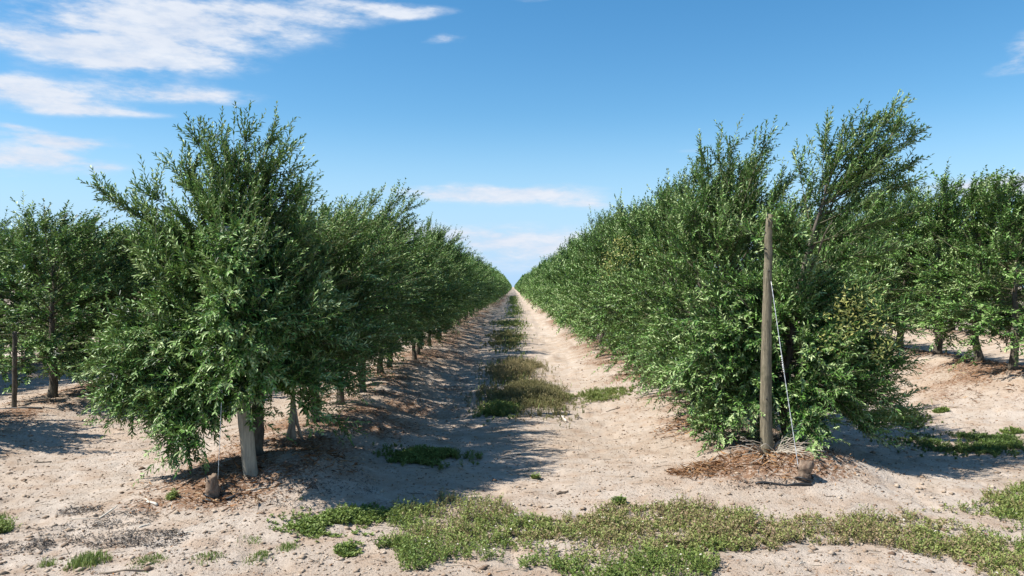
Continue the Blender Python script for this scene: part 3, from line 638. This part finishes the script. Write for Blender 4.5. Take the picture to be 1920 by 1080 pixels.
pipe([sl_ + [-.05, -.07, 0], sl_ + [.06, -.08, 0], sl_ + [.20, -.03, 0]], .012, 'black drip pipe lying at the foot of the left stub')
po2 = on_ground(27, 764)
post('wooden_post', po2, at(28, 622, d=po2[1]), .030, .026, M_BARK, 'thin dark post standing at the left edge of the photo', seed=8)
pipe([po2 + [-.6, -.1, 0], po2 + [-.2, -.12, 0], po2 + [.4, -.05, 0]], .012, 'black drip pipe lying by the thin post at the left edge')

# ---------------------------------------------------------------- weeds and grass
def P2(px, py): return on_ground(px, py)
def inside(poly, x, y):
    c = np.zeros(len(x), bool); n = len(poly)
    for i in range(n):
        x1, y1 = poly[i]; x2, y2 = poly[(i + 1) % n]
        k = (y1 > y) != (y2 > y); c ^= k & (x < (x2 - x1) * (y - y1) / (y2 - y1 + 1e-12) + x1)
    return c
def sprigs(g, x, y, h, leaf, K, r, tint, tsd=.12, spreadang=(10, 60), wid=.5, stem=True):
    """low leafy weeds: K leaves round a short tilted stem"""
    n = len(x); z = ground_h(x, y); B = np.stack([x, y, z], 1); h = h * r.uniform(.45, 1.25, n)
    S = unit(np.concatenate([r.normal(0, .45, (n, 2)), np.ones((n, 1))], 1)); u = (np.arange(K) + .6)[None] / K
    Pn = B[:, None] + S[:, None] * (h[:, None] * u)[..., None]
    az = np.arange(K)[None] * 2.4 + r.uniform(0, 6.28, (n, 1)); el = np.radians(r.uniform(*spreadang, (n, K)))
    D = np.stack([np.cos(az) * np.cos(el), np.sin(az) * np.cos(el), np.sin(el)], -1); up = np.array([0, 0, 1.])
    Nn = unit(up - D * D[..., 2:3] + r.normal(0, .25, D.shape)); Nn = unit(Nn - (Nn * D).sum(-1, keepdims=True) * D)
    LL = leaf * r.uniform(.6, 1.3, (n, K)); tn = np.clip(np.asarray(tint)[..., None] + r.normal(0, tsd, (n, K)), 0, 1)
    g.leaves(Pn.reshape(-1, 3), D.reshape(-1, 3), Nn.reshape(-1, 3), LL.ravel(), LL.ravel() * wid, tn.ravel())
    if stem:
        C = B[:, None] + S[:, None] * (h[:, None] * np.array([-.15, .5, 1.])[None])[..., None]
        g.tubes(C, np.full((n, 3), .0016), 0, np.clip(np.asarray(tint) + .15, 0, 1) if np.ndim(tint) else tint + .15)
def blades(g, x, y, h, w, r, tint, lean=.5, tsd=.15):
    n = len(x); B = np.stack([x, y, ground_h(x, y) - .01], 1); h = h * r.uniform(.5, 1.25, n); az = r.uniform(0, 6.28, n)
    O = np.stack([np.cos(az), np.sin(az), 0 * az], 1); S = np.stack([-np.sin(az), np.cos(az), 0 * az], 1); l = (lean * r.uniform(.1, 1.2, n) * h)[:, None]; hh = h[:, None] * np.array([[0, 0, 1]])
    m = B + O * l * .3 + hh * .6; t = B + O * l + hh * .95; ww = (w * r.uniform(.7, 1.3, n))[:, None] * .5
    v = np.stack([B - S * ww, B + S * ww, m + S * ww * .8, m - S * ww * .8, t], 1).reshape(-1, 3); i = np.arange(n)[:, None] * 5
    g.put(v, i + np.array([[3, 2, 4]]), i + np.array([[0, 1, 2, 3]]), np.repeat(np.clip(tint + r.normal(0, tsd, n), 0, 1), 5))

def foreground_mat():
    r = np.random.default_rng(31); g = Geo()
    top = [(725, 985), (745, 962), (800, 948), (850, 938), (930, 950), (985, 975), (1060, 975), (1120, 962), (1200, 955), (1260, 950), (1330, 958), (1400, 968), (1480, 975), (1580, 968), (1680, 972), (1760, 958), (1820, 940), (1880, 925), (1990, 900)]
    bot = [(1990, 1100), (1840, 1085), (1780, 1060), (1700, 1035), (1600, 1022), (1500, 1018), (1410, 1035), (1340, 1052), (1310, 1082), (1230, 1100), (1060, 1100), (1040, 1078), (960, 1060), (870, 1052), (800, 1068), (745, 1055), (715, 1022), (800, 1012), (760, 1000)]
    poly = [tuple(P2(*p)[:2]) for p in top + bot]; xs, ys = zip(*poly)
    n = 60000; x = r.uniform(min(xs), max(xs), n); y = r.uniform(min(ys), max(ys), n)
    dn = .55 + 1.0 * fbm(x * 1.7, y * 1.7, 81, 3); clump = fbm(x * 6, y * 6, 82, 2)
    jx = x + .16 * vnoise(x * 5, y * 5, 83) + .08 * vnoise(x * 16, y * 16, 84); jy = y + .22 * vnoise(x * 5, y * 5, 85) + .12 * vnoise(x * 16, y * 16, 86)
    k = inside(poly, jx, jy) & (clump + .30 > r.uniform(-.3, .60, n)) & (dn > r.uniform(.0, .78, n))
    x = x[k]; y = y[k]
    red = sstep(-.3, .45, fbm(x * 1.6, y * 1.8, 91, 3) + .30 * sstep(-.3, 1.0, x) - .10)
    base = np.clip(.30 + .42 * red + r.normal(0, .13, len(x)), 0, 1)
    h = (.030 + .05 * np.clip(clump[k] + .25, 0, 1)) + .045 * np.clip(fbm(x * 3, y * 3, 92, 2) + .4, 0, 1) + .05 * np.exp(-(((x + .35) / .4) ** 2 + ((y - 6.15) / .25) ** 2))
    sprigs(g, x, y, h, .021, 7, r, base, .07)
    m = r.uniform(size=len(x)) < .10; blades(g, x[m], y[m], .085, .005, r, .45)
    # little pale flowers and dry leaves caught in the mat
    m = r.uniform(size=len(x)) < .006; c = np.stack([x[m], y[m], ground_h(x[m], y[m]) + h[m] * .9], 1); nn = m.sum()
    D = unit(r.normal(size=(nn, 3)) * [1, 1, .2]); U = np.tile([0, 0, 1.], (nn, 1)); U = unit(U - D * D[:, 2:3])
    g.leaves(c, D, U, np.full(nn, .022), np.full(nn, .017), r.uniform(.9, 1, nn), 1)
    add('weed_mat', g.mesh('weed_mat', [M_WEED, M_STICK]), kind='stuff', label='low green and reddish weeds matting the sand in the foreground', cat='weeds')
foreground_mat()

def clump(name, centre, rad, kind, n, h, label, group, seed, tint=.3, mat=None, leaf=.022, cat='weed'):
    r = np.random.default_rng(seed); c = np.array(centre); n = int(n * 1.1); nl = 9 if rad[0] > .24 else 1
    la = r.uniform(0, 6.28, nl); lq = np.sqrt(r.uniform(0, 1, nl)) * .72; li = r.integers(0, nl, n); lr = r.uniform(.22, .52, nl)[li] if nl > 1 else .42
    ux = lq[li] * np.cos(la[li]) + r.normal(0, 1, n) * lr * .9; uy = lq[li] * np.sin(la[li]) + r.normal(0, 1, n) * lr * .9; q = np.hypot(ux, uy)
    x = c[0] + rad[0] * ux; y = c[1] + rad[1] * uy; hh = h * np.clip(1.1 - .55 * q, .25, 1.1) * (.75 + .9 * np.clip(vnoise(x * 5, y * 3, seed), -.4, .5))
    k = ((nl == 1) & (q < .8)) | ((nl > 1) & (fbm(x * 4, y * (4 if rad[1] < 1 else 1.6), seed, 3) > r.uniform(-.42, .42, n))); x, y, hh = x[k], y[k], hh[k]; g = Geo()
    if 'leafy' in kind: sprigs(g, x, y, hh, leaf, 8, r, np.full(len(x), tint))
    if 'tall' in kind: sprigs(g, x, y, hh, leaf, 14, r, np.full(len(x), tint), spreadang=(20, 75), wid=.28)
    if 'grass' in kind: blades(g, x, y, hh, .0055, r, tint)
    for v in g.v: v -= c.astype(np.float32)
    return add(name, g.mesh(name, [mat or M_WEED]), label=label, cat=cat, group=group, loc=c)
GT = 'grass tufts along the lower left edge'
for k, (px, py, w, n, lab) in enumerate([(165, 1056, 42, 800, 'bright grass tuft low in the left corner, left of the leafy one'), (278, 1052, 40, 800, 'taller leafy grass tuft between two smaller tufts at the bottom'),
        (388, 1053, 42, 700, 'flat grass tuft at the bottom, below the pale twigs'), (478, 1050, 36, 500, 'thin grass tuft at the bottom, third left of the weed mat'),
        (540, 1028, 24, 330, 'small grass tuft just left of the weed mat'), (460, 1016, 34, 420, 'sparse grass tuft above the row of bottom tufts'),
        (95, 1056, 24, 240, 'very small grass tuft beside the brightest corner tuft'), (12, 992, 30, 500, 'green tuft cut by the left edge of the photo'),
        (8, 972, 20, 250, 'smaller green tuft above the one at the left edge'), (325, 932, 12, 90, 'tiny green seedling in the dark litter beside the brown stub')]):
    c = P2(px, py); s_ = c[1] / F
    clump('grass_tuft', c, (w * s_ * 1.15, w * s_ * 1.5), ('grass', 'leafy') if k in (7, 9) else ('grass',), int(n * .75), .07 if k != 9 else .05, lab, GT, 600 + k, .46, M_GRASS, .02, 'grass tuft')
GW = 'weed patches on the open sand'
for k, (px, py, w, dp, n, h, tint, kind, lab) in enumerate([
        (808, 858, 78, .42, 2200, .13, .34, ('leafy', 'tall'), 'dark leafy weed patch in the first tree shadow on the track'),
        (625, 974, 95, .30, 2000, .055, .32, ('leafy', 'grass'), 'bright low weed patch left of the foreground weed mat'),
        (660, 1036, 36, .16, 260, .045, .34, ('leafy',), 'small weed patch below the bright low patch'),
        (1160, 944, 18, .07, 130, .05, .2, ('leafy',), 'tiny green weed on bare sand above the weed mat'),
        (1005, 897, 10, .04, 40, .04, .3, ('leafy',), 'faint green sprig on the sand in the middle of the track'),
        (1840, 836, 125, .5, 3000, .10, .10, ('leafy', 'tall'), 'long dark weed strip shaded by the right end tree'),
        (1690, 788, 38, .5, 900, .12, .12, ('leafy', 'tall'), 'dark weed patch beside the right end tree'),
        (1765, 772, 18, .12, 130, .06, .3, ('leafy',), 'small bright weed on the sand between the right rows'),
        (1895, 810, 26, .16, 160, .05, .3, ('leafy',), 'pale sparse weed near the right edge'),
        (790, 795, 26, .12, 90, .05, .3, ('grass',), 'sparse grass between the left trees and the shadow')]):
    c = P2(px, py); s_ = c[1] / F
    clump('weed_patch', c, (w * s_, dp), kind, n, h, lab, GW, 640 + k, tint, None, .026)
GA = 'weed patches down the middle of the track'
for k, (px, py, w, dp, n, h, tint, kind, mat, lab) in enumerate([
        (982, 742, 75, 1.7, 9000, .24, .33, ('tall', 'grass'), 'dry', 'big scrubby weed patch in the middle of the track'),
        (1085, 750, 80, .55, 3000, .13, .3, ('tall', 'grass'), 'weed', 'green weed patch trailing right of the big scrubby patch'),
        (968, 692, 55, 2.0, 6500, .26, .55, ('tall', 'grass'), 'dry', 'brown dry weed patch just behind the big scrubby patch'),
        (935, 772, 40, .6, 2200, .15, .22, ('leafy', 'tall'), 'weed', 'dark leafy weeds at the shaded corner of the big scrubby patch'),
        (952, 634, 42, 4.2, 6500, .26, .25, ('tall', 'grass'), 'dry', 'grey green weed patch behind the brown one on the track'),
        (956, 607, 30, 4.0, 4000, .22, .4, ('grass', 'tall'), 'weed', 'bright grass patch behind the grey green one'),
        (962, 590, 22, 6, 3500, .25, .35, ('grass',), 'weed', 'far grass patch on the track next behind the bright one'),
        (964, 577, 14, 10, 3500, .28, .35, ('grass',), 'weed', 'farthest grass patch before the track narrows to a point')]):
    c = P2(px, py); s_ = c[1] / F
    clump('weed_patch', c, (w * s_, dp), kind, int(n * (.62 if k in (0, 2) else (.42 if k < 4 else .26))), h * (1 if k < 4 else .55), lab, GA, 670 + k, tint + .26, M_DRYWEED if mat == 'dry' else M_GRASS, .03 if k < 4 else .05)
def verge():
    r = np.random.default_rng(44); g = Geo(); n = 9000
    y = r.uniform(11, 140, n) ; y = 11 + (140 - 11) * r.uniform(0, 1, n) ** 2; x = r.normal(.05, .30, n); k = fbm(x * 1.5, y * .45, 12, 3) > r.uniform(-.35, .45, n)
    blades(g, x[k], y[k], .10 + .001 * y[k], .006 + .0006 * y[k], r, .3)
    n = 5000; side = r.integers(0, 2, n); x = np.where(side == 0, -4.3, 4.9) + r.normal(0, .45, n); y = 9 + 22 * r.uniform(0, 1, n); k = fbm(x * 1.5, y * .6, 13, 3) > r.uniform(-.2, .5, n)
    blades(g, x[k], y[k], .10, .008, r, .35)
    add('grass', g.mesh('grass', [M_GRASS]), kind='stuff', label='thin grass scattered along the middle of the tracks', cat='grass')
verge()

# ---------------------------------------------------------------- dead leaves, debris, clods, sticks
def flat_bits(g, x, y, L, W, r, tint, lift=.004, tilt=.35):
    n = len(x); B = np.stack([x, y, ground_h(x, y) + lift], 1); az = r.uniform(0, 6.28, n)
    D = unit(np.stack([np.cos(az), np.sin(az), r.normal(0, tilt, n)], 1)); U = unit(np.tile([0, 0, 1.], (n, 1)) + r.normal(0, .35, (n, 3))); U = unit(U - (U * D).sum(1, keepdims=True) * D)
    g.leaves(B, D, U, L * r.uniform(.5, 1.3, n), W * r.uniform(.6, 1.3, n), tint, 0, .25, r.uniform(-.3, .3, n)[:, None])
def litter():
    r = np.random.default_rng(55); g = Geo(); n = 120000
    y = 5.5 + 22 * r.uniform(0, 1, n) ** 1.7; x = r.uniform(-8, 9.5, n); m = litter_mask(x, y); k = m * 1.15 > r.uniform(.12, 1.1, n); x = x[k]; y = y[k]
    flat_bits(g, x, y, .048, .011, r, np.clip(r.normal(.45, .22, len(x)), 0, 1))
    n = 15000; y = 4.4 + 11 * r.uniform(0, 1, n); x = r.uniform(-6.5, 7, n); k = fbm(x * 1.8, y * 1.8, 77, 3) > r.uniform(-.6, .5, n); x = x[k]; y = y[k]; n = len(x)
    flat_bits(g, x, y, .030, .010, r, np.clip(r.normal(.25, .25, n), 0, 1))
    for px, py, w, dp, n in [(1400, 862, 130, .32, 1100), (1500, 880, 70, .18, 350), (1310, 880, 60, .2, 350), (470, 915, 110, .3, 500), (1300, 800, 80, .5, 450), (1190, 705, 40, 1.2, 400), (620, 860, 60, .4, 300), (1780, 730, 120, 1.0, 600)]:
        c = P2(px, py); s_ = c[1] / F; a = r.uniform(0, 6.28, n); q = np.sqrt(r.uniform(0, 1, n)); x = c[0] + w * s_ * q * np.cos(a); y = c[1] + dp * q * np.sin(a)
        k = fbm(x * 4, y * 4, 15, 3) > r.uniform(-.6, .5, n); flat_bits(g, x[k], y[k], .10, .0040, r, np.clip(r.normal(.5, .25, k.sum()), 0, 1), .008, .3)
    add('leaf_litter', g.mesh('leaf_litter', [M_LITTER]), kind='stuff', label='brown dead leaves littering the soil under the trees', cat='leaf litter')
    g = Geo()
    for px, py, w, dp, n in [(240, 1012, 110, .20, 2200), (150, 960, 40, .14, 500), (225, 978, 70, .16, 900), (45, 1025, 55, .14, 1100), (120, 1000, 60, .15, 300), (570, 930, 60, .25, 500), (1430, 905, 90, .10, 500), (620, 890, 90, .35, 700)]:
        c = P2(px, py); s_ = c[1] / F; a = r.uniform(0, 6.28, n); q = np.sqrt(r.uniform(0, 1, n)); x = c[0] + w * s_ * q * np.cos(a); y = c[1] + dp * q * np.sin(a)
        k = fbm(x * 6, y * 6, 5, 3) > r.uniform(-.6, .35, n); flat_bits(g, x[k], y[k], .03, .008, r, np.clip(r.normal(.35, .3, k.sum()), 0, 1), .006, .5)
    add('plant_debris', g.mesh('plant_debris', [M_GREYLIT]), kind='stuff', label='grey shredded plant debris lying on the sand', cat='debris')
litter()
def clods():
    r = np.random.default_rng(66); n = 28000; y = 4.4 + 14 * r.uniform(0, 1, n) ** 1.6; x = r.uniform(-1, 1, n) * (y * .72) ; sz = .0045 * np.exp(r.normal(0, .65, n)) + .002
    sz = np.minimum(sz, .028); c = np.stack([x, y, ground_h(x, y) + sz * .2], 1)
    o = np.array([[1, 0, 0], [0, 1, 0], [-1, 0, 0], [0, -1, 0], [0, 0, .8], [0, 0, -.8]]); f = np.array([[0, 1, 4], [1, 2, 4], [2, 3, 4], [3, 0, 4], [1, 0, 5], [2, 1, 5], [3, 2, 5], [0, 3, 5]])
    a = r.uniform(0, 6.28, n); R = np.stack([np.stack([np.cos(a), -np.sin(a)], 1), np.stack([np.sin(a), np.cos(a)], 1)], 1)
    v = o[None] * r.uniform(.6, 1.35, (n, 6, 1)) * sz[:, None, None] * np.array([1.3, 1, .75]); v[..., :2] = np.einsum('nij,nkj->nki', R, v[..., :2])
    g = Geo(); g.put((v + c[:, None]).reshape(-1, 3), (np.arange(n)[:, None, None] * 6 + f[None]).reshape(-1, 3), None, np.repeat(np.clip(r.normal(.55, .28, n), 0, 1), 6))
    add('soil_clods', g.mesh('soil_clods', [M_CLOD]), kind='stuff', label='small clods and grit strewn over the sand', cat='clods')
    n = 900; y = 4.4 + 8 * r.uniform(0, 1, n) ** 1.4; x = r.uniform(-1, 1, n) * (y * .7); az = r.normal(0, .8, n); L = r.uniform(.03, .13, n)
    s = np.linspace(-.5, .5, 4)[None]; bend = r.normal(0, .2, n)[:, None] * s * s
    X = x[:, None] + L[:, None] * (np.cos(az)[:, None] * s - np.sin(az)[:, None] * bend); Y = y[:, None] + L[:, None] * (np.sin(az)[:, None] * s + np.cos(az)[:, None] * bend)
    g = Geo(); g.tubes(np.stack([X, Y, ground_h(X, Y) + .004], -1), np.full((n, 4), .0022) * r.uniform(.5, 1.3, (n, 1)), 0, np.clip(r.normal(.4, .3, n), 0, 1))
    add('twig_litter', g.mesh('twig_litter', [M_STICK]), kind='stuff', label='tiny dry twigs scattered on the sand', cat='twig litter')
clods()
def stick(px, py, L, az, up, rad, tint, label, seed, forks=1):
    r = np.random.default_rng(seed); c = P2(px, py); g = Geo(); D = np.array([math.cos(az) * math.cos(up), math.sin(az) * math.cos(up), math.sin(up)]); s = np.linspace(-.5, .5, 7)
    if up > .25: s = s + .45
    P = s[:, None] * D * L; P[:, :] += r.normal(0, L * .02, (7, 3)); gh = ground_h(P[:, 0] + c[0], P[:, 1] + c[1]) - c[2] + rad * .6
    P[:, 2] = np.maximum(gh, P[:, 2] * (up > .1) + gh * (up <= .1)); g.tube(P, rad * np.linspace(1.1, .6, 7), 7, tint=tint)
    for k in range(forks):
        i = 3 + k; q = D * .7 + r.normal(0, .5, 3); q[2] = abs(q[2]) * .5; Q = P[i] + np.linspace(0, 1, 4)[:, None] * q * L * .35; g.tube(Q, rad * np.linspace(.6, .3, 4), 6, tint=tint)
    add('dry_stick', g.mesh('dry_stick', [M_STICK], True), label=label, cat='stick', group='dry sticks lying on the sand', loc=c)
stick(188, 972, .15, .9, .5, .007, .85, 'pale stick poking up from the grey debris at lower left', 1)
stick(285, 944, .12, 2.7, .05, .011, .95, 'bleached stick lying left of the brown stub', 2, 2)
stick(346, 1000, .10, .4, .05, .006, .9, 'short white stick at the edge of the grey debris', 3)
stick(272, 986, .09, .9, .25, .007, .9, 'short pale twig standing out of the grey debris', 4)
stick(160, 973, .22, .05, .02, .005, .7, 'long thin stick beside the upright pale stick', 5, 0)
stick(235, 1070, .32, .18, .02, .007, .12, 'long dark stick lying along the bottom edge', 6, 0)
stick(1055, 925, .11, .3, .08, .012, .06, 'stubby dark stick on the bare sand in mid track', 7, 1)
stick(1150, 769, .20, .15, .03, .011, .1, 'dark stick on the sunlit sand by the green weeds', 8, 0)
stick(1062, 790, .17, 1.9, .3, .014, 1.0, 'crumpled white stick below the big scrubby weeds', 9, 2)
stick(500, 915, .30, .2, .03, .008, .55, 'grey stick in the litter right of the leaning post', 10, 1)
stick(80, 868, .16, .3, .05, .010, .25, 'dark stick alone on the sand near the left edge', 11, 1)
stick(610, 985, .22, .1, .02, .005, .7, 'thin pale stick beside the bright low weed patch', 12, 0)
stick(1475, 990, .2, .05, .02, .005, .5, 'thin stick along the upper edge of the weed mat', 13, 0)
def dry_shoots():
    """dead basal shoots splayed round the foot of the tall round post"""
    r = np.random.default_rng(90); g = Geo(); c = pb.copy()
    for k in range(52):
        a = r.uniform(0, 6.28) if k > 22 else r.uniform(-.9, .6); L = r.uniform(.16, .46); e = r.uniform(.05, 1.05)
        s = np.linspace(0, 1, 6)[:, None]; st = np.array([.06 * math.cos(a) + (.13 if k % 3 == 0 else 0), .06 * math.sin(a) - .03, .02]); D = np.array([math.cos(a) * math.cos(e), math.sin(a) * math.cos(e) - .2, math.sin(e)])
        P = st + s * D * L + s * s * np.array([0, 0, -.55 * L * math.sin(e)]); P[1:] += r.normal(0, .008, (5, 3)); gh = ground_h(P[:, 0] + c[0], P[:, 1] + c[1]) - c[2] + .004
        P[:, 2] = np.maximum(P[:, 2], gh); g.tube(P, .0055 * np.linspace(1, .4, 6), 5, tint=r.uniform(.4, .85))
    add('dry_shoots', g.mesh('dry_shoots', [M_STICK], True), label='bundle of dead pale shoots splayed round the foot of the round post', cat='dead shoots', loc=c)
dry_shoots()
